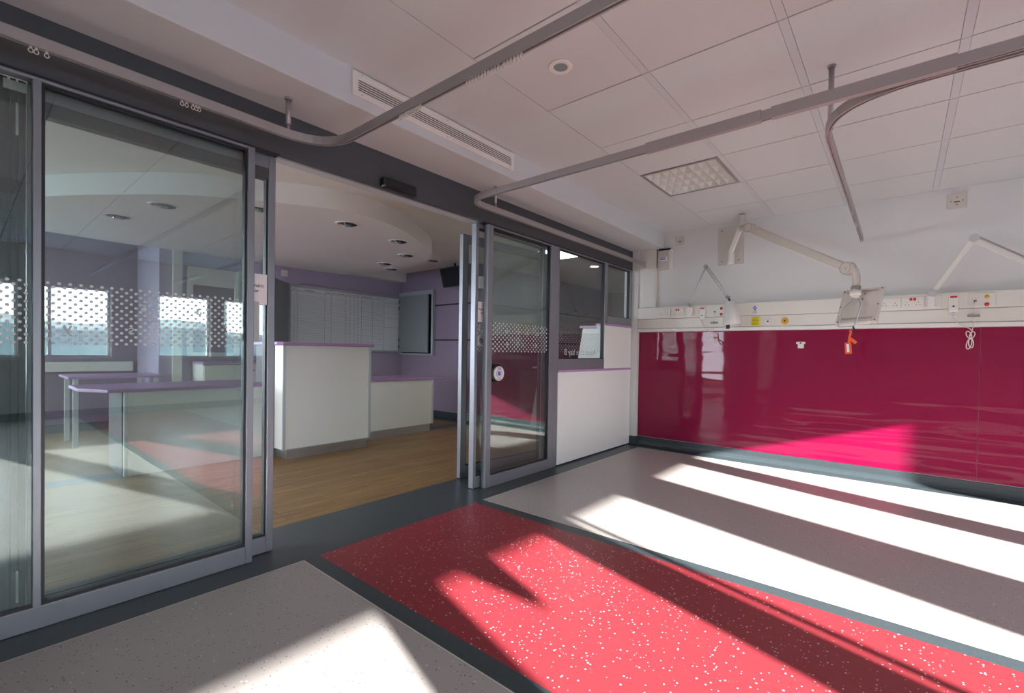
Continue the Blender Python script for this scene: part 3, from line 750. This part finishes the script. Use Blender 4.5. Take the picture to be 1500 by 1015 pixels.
# labels and outlets on the lower channel
o = thing('yellow_label', 'small yellow printed label on the lower trunking', 'label', (1.355, YF, 1.37))
b = MB(); b.box(1.315, 1.397, YF-.0005, YF+.002, 1.373, 1.462); b.build('plate', 'yellow', o)
b = MB()
for k in range(6): b.box(1.326, 1.386-.01*(k % 2), YF-.0012, YF, 1.448-.0125*k, 1.451-.0125*k)
b.build('print_line', 'ink', o)
o = thing('printed_mark', 'small blue printed emblem on the upper trunking', 'label', (1.345, YF, 1.5))
b = MB()
for dx, dz, s in ((0,.03,.008),(-.012,.018,.007),(.010,.014,.008),(-.002,.004,.009),(.006,-.008,.006)): b.cyl((1.345+dx, YF-.0003, 1.535+dz), (0,1,0), s, .0012, 10)
for k in range(3): b.box(1.325, 1.365, YF-.001, YF+.001, 1.512-.008*k, 1.514-.008*k)
b.build('emblem', 'blue_ink', o)
for x, m, lab in ((1.467, 'white_pl', 'round white gas outlet on the lower trunking'), (1.614, 'amber', 'round amber gas outlet on the lower trunking')):
    o = thing('gas_outlet', lab, 'gas outlet', (x, YF, 1.39), 'gas outlets')
    b = MB(); b.cyl((x, YF-.005, 1.412), (0,1,0), .031, .014, 30); b.build('collar', m, o, bevel=.003)
    b = MB(); b.ring((x, YF-.0135, 1.412), (0,1,0), .009, .018, .004, 24); b.build('ring', 'cream' if m == 'white_pl' else 'amber', o)
    b = MB(); b.cyl((x, YF-.0135, 1.412), (0,1,0), .008, .003, 14); b.build('port', 'black', o)
o = thing('handset_holder', 'small cream cradle fixed to the magenta panel', 'holder', (1.74, -.008, 1.15))
b = MB(); b.hexa([(1.708,-.03),(1.782,-.03),(1.782,-.0085),(1.708,-.0085)], 1.19, 1.212); b.hexa([(1.722,-.028),(1.768,-.028),(1.772,-.0085),(1.718,-.0085)], 1.15, 1.19); b.build('cradle', 'cream', o, bevel=.003)
b = MB(); b.cyl((1.745,-.0305,1.20), (0,1,0), .008, .003, 12); b.build('socket_hole', 'black', o)

# ------------------------------------------------------------ monitor on its arm
o = thing('monitor_mount', 'beige articulated wall arm that carries the monitor', 'monitor mount', (1.09, 0, 2.03))
b = MB(); b.box(.962, 1.213, -.016, 0, 2.022, 2.412); b.build('wall_plate', 'mon', o, bevel=.003)
for x, z in ((1.0, 2.38), (1.17, 2.38), (1.0, 2.06), (1.17, 2.06)):
    b = MB(); b.cyl((x, -.017, z), (0,1,0), .006, .004, 10); b.build('screw', 'black', o)
b = MB(); b.tube([(1.108,-.085,2.01),(1.108,-.085,2.14)], .028, 24); b.box(1.085, 1.131, -.085, -.015, 2.02, 2.13); b.build('wall_pivot', 'cream', o, bevel=.003)
b = MB(); b.tube([(1.108,-.085,2.005),(1.108,-.085,2.03)], .032, 24); b.build('pivot_cap', 'white_pl', o, bevel=.003)
bar(o, (1.108,-.085,2.13), (1.245,-.25,2.345), .045, .035, 'short_arm', 'cream')
b = MB(); b.tube([(1.253,-.26,2.29),(1.253,-.26,2.445)], .030, 24); b.build('post', 'arm', o, bevel=.004)
E0, E1 = Vector((1.335,-.29,2.30)), Vector((2.160,-.78,1.755))
b = MB(); b.cyl(E0, (.35,.94,0), .048, .07, 28); b.build('elbow', 'arm', o, bevel=.004)
b = MB(); b.tube([(1.26,-.262,2.32), E0], .034, 16); b.build('elbow_link', 'arm', o)
d = (E1-E0).normalized(); s = Vector((.5,.86,0)); s = (s-d*s.dot(d)).normalized(); n = d.cross(s)
b = MB(); 
for (w0, w1, t0, t1, off, mi) in ((.075, .060, .050, .044, .0, 0),):
    A0 = E0+d*.02; A1 = E1-d*.02; vs = []
    for P, w, t in ((A0, w0, t0), (A1, w1, t1)):
        for i, j in ((-1,-1),(1,-1),(1,1),(-1,1)): vs.append(b.bm.verts.new(P+n*(i*w/2)+s*(j*t/2)))
    for q in ((0,1,2,3),(7,6,5,4),(0,4,5,1),(1,5,6,2),(2,6,7,3),(3,7,4,0)): b.bm.faces.new([vs[i] for i in q])
b.build('long_arm', 'arm', o, bevel=.012)
b = MB(); up = n if n.z > 0 else -n
b.tube([E0+d*.25-up*.04, E1-d*.05-up*.036], .005, 8); b.build('cable', 'white_pl', o)
b = MB(); b.cyl(E1, s, .050, .062, 30); b.build('wrist_joint', 'arm', o, bevel=.004)
b = MB(); b.ring(E1-s*.0315, s, .040, .043, .0015, 30); b.cyl(E1-s*.0315, s, .005, .002, 10); b.build('joint_groove', 'mon_d', o)
b = MB(); b.ring(E0-Vector((.35,.94,0)).normalized()*.0355, (.35,.94,0), .038, .041, .0015, 30); b.build('joint_groove', 'mon_d', o)
b = MB(); b.tube([(2.175,-.785,1.765),(2.205,-.79,1.735),(2.215,-.79,1.69),(2.215,-.79,1.60)], .026, 18); b.build('drop_tube', 'arm', o)
b = MB(); b.tube([(2.213,-.79,1.615),(2.213,-.79,1.575)], .032, 20); b.build('collar', 'mon_d', o, bevel=.003)

o = thing('monitor', 'flat beige monitor hanging from the wall arm, seen from behind with a wire handle', 'monitor', (2.21, -.8, 1.3))
# back face frame: corners from the photo, screen side towards the wall
TL, TR, BR, BL = Vector((2.139,-.80,1.578)), Vector((2.380,-.83,1.592)), Vector((2.338,-.86,1.342)), Vector((2.095,-.83,1.332))
cen = (TL+TR+BR+BL)/4; U = ((TR-TL)+(BR-BL)).normalized(); V = ((TL-BL)+(TR-BR)).normalized(); Nn = U.cross(V).normalized()
if Nn.y > 0: Nn = -Nn
b = MB(); f4 = [TL, TR, BR, BL]
outer = [p-Nn*.028+(p-cen).normalized()*.012 for p in f4]; deep = [p-Nn*.05+(p-cen).normalized()*.012 for p in f4]
vs = [[b.bm.verts.new(p) for p in L3] for L3 in (f4, outer, deep)]
b.bm.faces.new(vs[0]); b.bm.faces.new(vs[2][::-1])
for A1, B1 in zip(vs, vs[1:]):
    for k in range(4): b.bm.faces.new((A1[k], A1[(k+1) % 4], B1[(k+1) % 4], B1[k]))
b.build('housing', 'mon', o, bevel=.004)
b = MB(); b.obox(cen-Nn*.051, U, V, Nn, .22, .23, .003); b.build('screen', 'screen', o)
def onb(a, c, h=0): return cen+U*a+V*c+Nn*h
b = MB()
for zc in (.108, -.098):
    for k in range(26): b.obox(onb(-.095+k*.0076, zc, .001), U, V, Nn, .004, .016, .002)
tag(b.build('vent_slots', 'mon_d', o), 'ventilation slots', kind='stuff')
for a, c in ((-.112,.118),(.118,.12),(.118,-.118),(-.112,-.118),(-.117,0),(.117,0),(.02,.09),(.012,.048)):
    b = MB(); b.cyl(onb(a, c, .001), Nn, .0045, .004, 10); b.build('screw', 'black', o)
b = MB(); b.obox(onb(-.01, -.132, -.012), U, V, Nn, .20, .022, .03); b.build('bottom_cover', 'white_pl', o, bevel=.004)
b = MB(); b.tube([(2.213,-.79,1.575),(2.205,-.86,1.55)], .026, 16); b.tube([onb(-.03,.055,.03), onb(-.03,.10,.035)], .026, 18); b.tube([onb(.005,.09,.045), onb(-.065,.09,.045)], .020, 18); b.build('tilt_bracket', 'cream', o, bevel=.003)
hp = [onb(-.045,.05,.02), onb(-.05,.03,.03), onb(-.085,-.02,.04), onb(-.09,-.115,.04), onb(-.09,-.155,.04), onb(-.08,-.165,.04), onb(.0,-.165,.04), onb(.012,-.15,.04), onb(.018,-.11,.04), onb(.02,-.01,.04), onb(.0,.03,.03), onb(-.008,.05,.02)]
b = MB(); b.tube(smooth3(hp, 4), .0045, 8); b.build('wire_handle', 'steel', o)
b = MB(); b.obox(onb(-.018,.028,.0025), U, V, Nn, .03, .016, .002); b.build('logo_plate', 'edge_alu', o)
b = MB(); b.tube(smooth3([onb(.0,-.165,.02), onb(.012,-.19,.02), onb(.022,-.22,.02)], 4), .006, 8); b.build('cable_end', 'black', o)
o = thing('orange_tag', 'bright orange tag hanging from the monitor handle', 'tag', (2.187, -.84, 1.1))
b = MB(); b.tube(smooth3([(2.190,-.875,1.275),(2.196,-.88,1.26),(2.188,-.88,1.22),(2.186,-.88,1.175)], 4), .008, 8); b.build('strap', 'orange', o)
b = MB(); b.obox((2.183,-.882,1.14), (1,0,.08), (0,1,0), (-.08,0,1), .042, .006, .085); b.build('tag_card', 'orange', o, bevel=.002)
b = MB(); b.obox((2.181,-.886,1.14), (1,0,.08), (0,1,0), (-.08,0,1), .016, .003, .06); b.build('tag_print', 'paper', o)
b = MB(); b.obox((2.212,-.88,1.195), (.75,0,-.66), (0,1,0), (.66,0,.75), .05, .012, .024); b.build('clip', 'orange', o, bevel=.003)

# ------------------------------------------------------------ reception furniture
o = thing('reception_counter', 'tall white counter block with a lilac top facing the doors', 'counter', (-2.3, -2.7, 0))
b = MB(); b.box(-2.62, -2.062, -3.118, -2.27, 0, .1); b.build('plinth', 'steel', o)
b = MB(); b.box(-2.66, -2.04, -3.165, -2.237, .1, 1.098); b.build('body', 'white_lam', o, bevel=.002)
for y0 in (-3.167, -2.262):
    b = MB(); b.box(-2.05, -2.034, y0, y0+.027, .1, 1.097); b.build('edge_strip', 'edge_alu', o)
b = MB(); b.box(-2.06, -2.033, -3.169, -2.235, .098, .106); b.build('bottom_strip', 'edge_alu', o)
b = MB(); b.box(-2.64, -2.22, -3.175, -3.164, .1, 1.095); b.build('side_panel', 'grey_lam', o)
b = MB(); b.hexa([(-2.72,-3.22),(-2.04,-3.22),(-2.0,-3.18),(-2.0,-2.215),(-2.72,-2.215)], 1.10, 1.13); b.build('worktop', 'lilac', o, bevel=.006)
o = thing('reception_counter', 'low white counter with lilac top right of the tall block', 'counter', (-2.6, -1.6, 0))
b = MB(); b.box(-2.9, -2.376, -2.23, -1.13, 0, .1); b.build('plinth', 'steel', o)
b = MB(); b.box(-2.95, -2.35, -2.236, -1.102, .1, .688); b.build('body', 'white_lam', o, bevel=.002)
b = MB(); b.box(-2.36, -2.345, -1.125, -1.10, .1, .688); b.build('edge_strip', 'edge_alu', o)
b = MB(); b.hexa([(-3.05,-2.236),(-2.33,-2.236),(-2.33,-.925),(-3.05,-.925)], .69, .715); b.build('worktop', 'lilac', o, bevel=.006)
o = thing('reception_counter', 'low white counter with lilac top seen through the left glazing', 'counter', (-2.6, -3.7, 0))
b = MB(); b.box(-2.95, -2.38, -4.252, -3.18, .002, .69); b.build('body', 'white_lam', o, bevel=.002)
b = MB(); b.box(-2.39, -2.374, -4.254, -4.23, .002, .69); b.build('edge_strip', 'edge_alu', o)
b = MB(); b.box(-2.93, -2.42, -4.262, -4.252, .002, .69); b.build('side_panel', 'grey_lam', o)
b = MB(); b.hexa([(-3.1,-4.50),(-2.62,-4.50),(-2.35,-4.36),(-2.35,-3.18),(-3.1,-3.18)], .692, .72); b.build('worktop', 'lilac', o, bevel=.006)
o = thing('desk', 'purple topped desk in the recess behind the left counter', 'desk', (-4.5, -4.0, 0))
b = MB(); b.box(-4.76, -4.05, -4.40, -3.62, .715, .74); b.build('desktop', 'lilac', o, bevel=.004)
for x, y in ((-4.10,-4.34),(-4.70,-4.34),(-4.10,-3.68),(-4.70,-3.68)):
    b = MB(); b.box(x-.02, x+.02, y-.02, y+.02, 0, .715); b.build('leg', 'edge_alu', o)
o = thing('socket_trunking', 'cream socket trunking on the recess wall above the desk', 'trunking', (-5.38, -4.5, .84))
b = MB(); b.box(-5.4, -5.35, -5.2, -3.65, .74, .86); b.build('channel', 'cream', o, bevel=.003)
b = MB()
for k in range(8):
    for dy, dz in ((0,.01),(-.011,-.01),(.011,-.01)): b.box(-5.351, -5.3485, -5.1+k*.17+dy-.003, -5.1+k*.17+dy+.003, .80+dz-.003, .80+dz+.003)
b.build('socket_slots', 'dark', o)
o = thing('base_cabinet', 'cream base cabinet behind the left counter', 'cabinet', (-4.15, -2.8, 0))
b = MB(); b.box(-4.33, -3.95, -3.27, -2.32, .0, .86); b.build('body', 'cream', o, bevel=.003)
for y0, y1, ky in ((-3.26,-2.80,-2.86),(-2.79,-2.33,-2.73)):
    b = MB(); b.box(-3.95, -3.93, y0, y1, .08, .85); dr = b.build('cabinet_door', 'cream', o, bevel=.003)
    b = MB(); b.cyl((-3.92, ky, .78), (1,0,0), .012, .02, 14); h = b.build('knob', 'black', dr)
b = MB(); b.box(-4.33, -3.91, -3.28, -2.31, .862, .89); b.build('worktop', 'lilac', o, bevel=.004)
# white framed hatch above the cabinet and white cable riser
hs = struct('window_10', 'white framed hatch in the wall behind the reception', (-4.35, -3.05, .95))
b = MB()
for q in ((-3.33,-3.27,.95,2.06),(-2.81,-2.75,.95,2.06),(-3.27,-2.81,2.0,2.06),(-3.27,-2.81,.95,1.0)): b.box(-4.35, -4.31, *q)
b.build('window_frame', 'cream', hs, bevel=.003)
b = MB(); b.box(-4.349, -4.345, -3.27, -2.81, 1.0, 2.0); b.build('window_blind', 'purple_wall', hs)
b = MB(); b.box(-4.345, -4.32, -3.27, -2.81, 1.84, 2.0); b.build('blind_box', 'cream', hs)
b = MB(); b.box(-4.35, -4.30, -3.475, -3.385, 0, ZR); tag(b.build('trim_12', 'cream'), 'vertical white cable riser on the lilac wall', kind='structure')
o = thing('wall_plate', 'small cream plate on the lilac wall above the whiteboard', 'wall plate', (-4.34, -2.16, 2.1))
b = MB(); b.box(-4.35, -4.335, -2.22, -2.13, 2.09, 2.18); b.build('plate', 'cream', o, bevel=.003)
# whiteboard cabinet
o = thing('whiteboard_cabinet', 'wall mounted folding whiteboard printed with a patient grid, doors open', 'whiteboard', (-4.3, -1.2, 1.04))
b = MB(); b.box(-4.35, -4.28, -2.15, -.262, 1.03, 1.99); b.build('case', 'board_fr', o, bevel=.003)
b = MB(); b.box(-4.281, -4.272, -2.115, -.30, 1.06, 1.955); b.build('board_face', 'board', o)
b = MB(); X = -4.2715; Yl = lambda t: -2.115+t*1.815
def L2(y0, y1, z0, z1): b.box(X, X+.0012, y0, y1, z0, z1)
for k in range(30): 
    z = 1.84-.0262*k; L2(Yl(.0), Yl(.84), z, z+.0022)
for t in (.0,.05,.275,.33,.46,.50,.54,.575,.61,.72,.84): L2(Yl(t), Yl(t)+.003, 1.06, 1.95)
L2(Yl(0), Yl(1), 1.95, 1.953); L2(Yl(0), Yl(.84), 1.895, 1.899)
for z in (1.86,1.80,1.69,1.60,1.45): L2(Yl(.84), Yl(1), z, z+.003)
b.build('printed_grid', 'print', o)
for t, s in ((.15,'Patient Name'),(.395,'Date of Admission'),(.665,'Discharge Date'),(.78,'Notes'),(.30,'Cons'),(.48,'GP'),(.52,'SW'),(.56,'OT'),(.59,'PT')):
    text('lettering', s, .026, (X+.0015, Yl(t), 1.92), (0,1,0), (0,0,1), 'ink', o, ext=.0004)
text('lettering', 'Bay', .022, (X+.0015, Yl(.025), 1.925), (0,1,0), (0,0,1), 'ink', o, ext=.0004)
for k in range(26): text('lettering', str(k+1), .018, (X+.0015, Yl(.025), 1.828-.0262*k), (0,1,0), (0,0,1), 'ink', o, ext=.0003)
dd = Vector((.40,-.36,0)).normalized(); nn2 = Vector((dd.y,-dd.x,0))
b = MB(); b.obox(Vector((-4.275,-2.145,1.51))+dd*.28, dd, nn2, (0,0,1), .56, .025, .95); b.build('cabinet_door', 'leaf_grey', o, bevel=.003)
b = MB(); b.box(-4.27, -3.50, -.290, -.262, 1.035, 1.99); b.build('cabinet_door', 'leaf_grey', o, bevel=.003)
for z in (1.13, 1.24, 1.79, 1.90):
    b = MB(); b.cyl((-4.272,-.29,z), (0,0,1), .012, .05, 10); b.build('hinge', 'black', o)
o = thing('notice_case', 'pale framed case on the purple wall behind the open whiteboard door', 'notice case', (-3.9, -.2, 1.0))
b = MB()
for q in ((-4.33,-3.41,1.995,2.06),(-4.33,-3.41,.99,1.02),(-3.45,-3.41,1.02,1.995),(-4.33,-4.28,1.02,1.995)): b.box(q[0], q[1], -.26, -.2, q[2], q[3])
b.build('frame', 'board_fr', o, bevel=.003)
b = MB(); b.box(-4.28, -3.45, -.21, -.2, 1.02, 1.995); b.build('back', 'screen', o)
b = MB(); b.box(-3.495, -3.462, -.215, -.21, 1.13, 1.42); b.box(-3.485, -3.455, -.215, -.21, 1.45, 1.60); b.build('window_glint', 'paper', o)  # white strips stand in for bright window light glimpsed in the case
# wall television and wall box
o = thing('television', 'black flat television tilted down near the reception ceiling', 'television', (-2.75, -.4, 2.05))
b = MB(); b.obox((-2.78,-.42,2.185), (1,0,.02), (0,.96,.28), (0,-.28,.96), .42, .05, .29); b.build('housing', 'black', o, bevel=.005)
b = MB(); b.obox((-2.78,-.446,2.178), (1,0,.02), (0,.96,.28), (0,-.28,.96), .39, .003, .26); b.build('screen', 'screen', o)
b = MB(); b.tube([(-2.78,-.2,2.25),(-2.78,-.40,2.22)], .02, 12); b.tube([(-2.78,-.36,2.24),(-2.78,-.36,ZR)], .014, 12); b.build('bracket', 'black', o)
o = thing('wall_dispenser', 'small white wall box with a black slot seen through the ajar door', 'dispenser', (-2.48, -.1, 2.03))
b = MB(); b.box(-2.488, -2.43, -.17, .04, 2.02, 2.20); b.build('case', 'white_pl', o, bevel=.004)
b = MB(); b.box(-2.43, -2.427, -.09, -.06, 2.06, 2.16); b.build('slot', 'black', o)
# stepped white partition with lilac caps in the corridor
o = thing('stepped_partition', 'white stepped partition with lilac caps seen through the windows over the half wall', 'partition', (-1.0, .35, 0))
b = MB(); 
def prism_y(b, P, y0, y1):
    f = [b.bm.verts.new((x, y0, z)) for x, z in P]; k = [b.bm.verts.new((x, y1, z)) for x, z in P]
    b.bm.faces.new(f); b.bm.faces.new(k[::-1]); N = len(P)
    for i in range(N): b.bm.faces.new((f[i], f[(i+1) % N], k[(i+1) % N], k[i]))
prism_y(b, [(-1.72,0),(-.12,0),(-.12,.83),(-1.56,.83)], .20, .26); b.build('lower_panel', 'white_lam', o)
b = MB(); prism_y(b, [(-.93,.87),(-.12,.87),(-.12,1.40),(-.84,1.40)], .20, .26); b.build('upper_panel', 'white_lam', o)
b = MB(); b.box(-1.68, -.12, .18, .28, .835, .865); b.build('cap', 'lilac', o, bevel=.003)
b = MB(); b.box(-.88, -.12, .18, .28, 1.405, 1.435); b.build('cap', 'lilac', o, bevel=.003)

# unseen bowl added by the fourth window to cast the wedge shadow on the floor
o = thing('shadow_caster', 'bowl shaped shadow caster on an arm, added out of view beside the outer windows', 'lamp', (XW-.2, -5.13, 1.7))
b = MB(); b.lathe((XW-.25,-5.00,1.665), [(.001,0),(.03,.0),(.06,.06),(.175,.28),(.18,.32),(.17,.32),(.14,.24)], 28, axis=(0,-.30,1)); b.build('lamp_shade', 'white_pl', o)
b = MB(); b.tube([(XW-.25,-5.13,1.90),(XW-.25,-5.13,2.15),(XW-.02,-5.13,2.15)], .015, 10); b.cyl((XW-.005,-5.13,2.15), (1,0,0), .05, .012); b.build('bracket', 'white_pl', o)

# ------------------------------------------------------------ outside
b = MB(); b.quad([(XW+.3,-400,-8),(600,-400,-8),(600,400,-8),(XW+.3,400,-8)]); b.quad([(-60,-400,-8),(XW+.3,-400,-8),(XW+.3,-10,-8),(-60,-10,-8)])
tag(b.build('outside_ground', 'ground'), 'blue grey ground beyond the windows', kind='structure')
b = MB(); N = 60
prev = None
for i in range(N+1):
    a = -1.2+2.4*i/N; h = 6+7*abs(math.sin(i*.33))+4*math.sin(i*.9)+3
    p = [(XW+260*math.cos(a)*k, 260*math.sin(a)*k-4, z) for k, z in ((.8,-8),(1.0,h*.6),(1.25,h))]
    if prev:
        for j in range(2): b.quad([prev[j], p[j], p[j+1], prev[j+1]])
    prev = p
tag(b.build('outside_hills', 'hill'), 'low hills beyond the windows', kind='structure')

# ------------------------------------------------------------ light
sun = bpy.data.lights.new('sun', 'SUN'); so = bpy.data.objects.new('sun', sun); COL.objects.link(so)
sd = Vector((-1, .27, -.306)).normalized()
so.rotation_euler = sd.to_track_quat('-Z', 'Y').to_euler(); so.location = (12, -6, 5)
sun.energy = 22; sun.angle = math.radians(.55); sun.color = (1, .96, .91)
w = bpy.data.worlds.new('World'); S.world = w; w.use_nodes = True; nt = w.node_tree
bg = nt.nodes['Background']; bg.inputs[0].default_value = (.80, .90, 1, 1); bg.inputs[1].default_value = 7.
def portal(name, loc, rot, sx, sy):
    l = bpy.data.lights.new(name, 'AREA'); l.shape = 'RECTANGLE'; l.size = sx; l.size_y = sy; l.cycles.is_portal = True
    p = bpy.data.objects.new(name, l); COL.objects.link(p); p.location = loc; p.rotation_euler = rot
for a, c in WIN: portal('window_portal', (XW+.19, (a+c)/2, (HEAD+SILL)/2), (0, PI/2, 0), HEAD-SILL, c-a)
portal('window_portal', (-3.2, -9.21, 1.3), (PI/2, 0, 0), 3.4, 1.6)
portal('window_portal', (-5.61, -7.05, 1.4), (0, -PI/2, 0), 1.6, 3.7)

# ------------------------------------------------------------ camera
yaw, pitch, roll, f = .682, -.0147, .0165, 675.127
F = Vector((-math.sin(yaw)*math.cos(pitch), math.cos(yaw)*math.cos(pitch), math.sin(pitch)))
R = F.cross(Vector((0,0,1))).normalized(); U = R.cross(F)
R2 = R*math.cos(roll)+U*math.sin(roll); U2 = -R*math.sin(roll)+U*math.cos(roll)
cam = bpy.data.cameras.new('camera'); co = bpy.data.objects.new('camera', cam); COL.objects.link(co)
mw = Matrix((R2, U2, -F)).transposed().to_4x4(); mw.translation = Vector((2.4913, -5.0962, 1.0699)); co.matrix_world = mw
cam.sensor_width = 36; cam.lens = f/1500*36; cam.shift_x = -21.27/1500; cam.shift_y = 18.23/1500; cam.clip_start = .01; cam.clip_end = 1500
S.camera = co
S.view_settings.view_transform = 'Standard'; S.view_settings.look = 'None'; S.view_settings.gamma = 1
S.view_settings.use_curve_mapping = False; S.view_settings.exposure = 1.05
S.cycles.max_bounces = 10; S.cycles.diffuse_bounces = 6; S.cycles.glossy_bounces = 5; S.cycles.transparent_max_bounces = 24
S.cycles.caustics_reflective = False; S.cycles.sample_clamp_indirect = 8
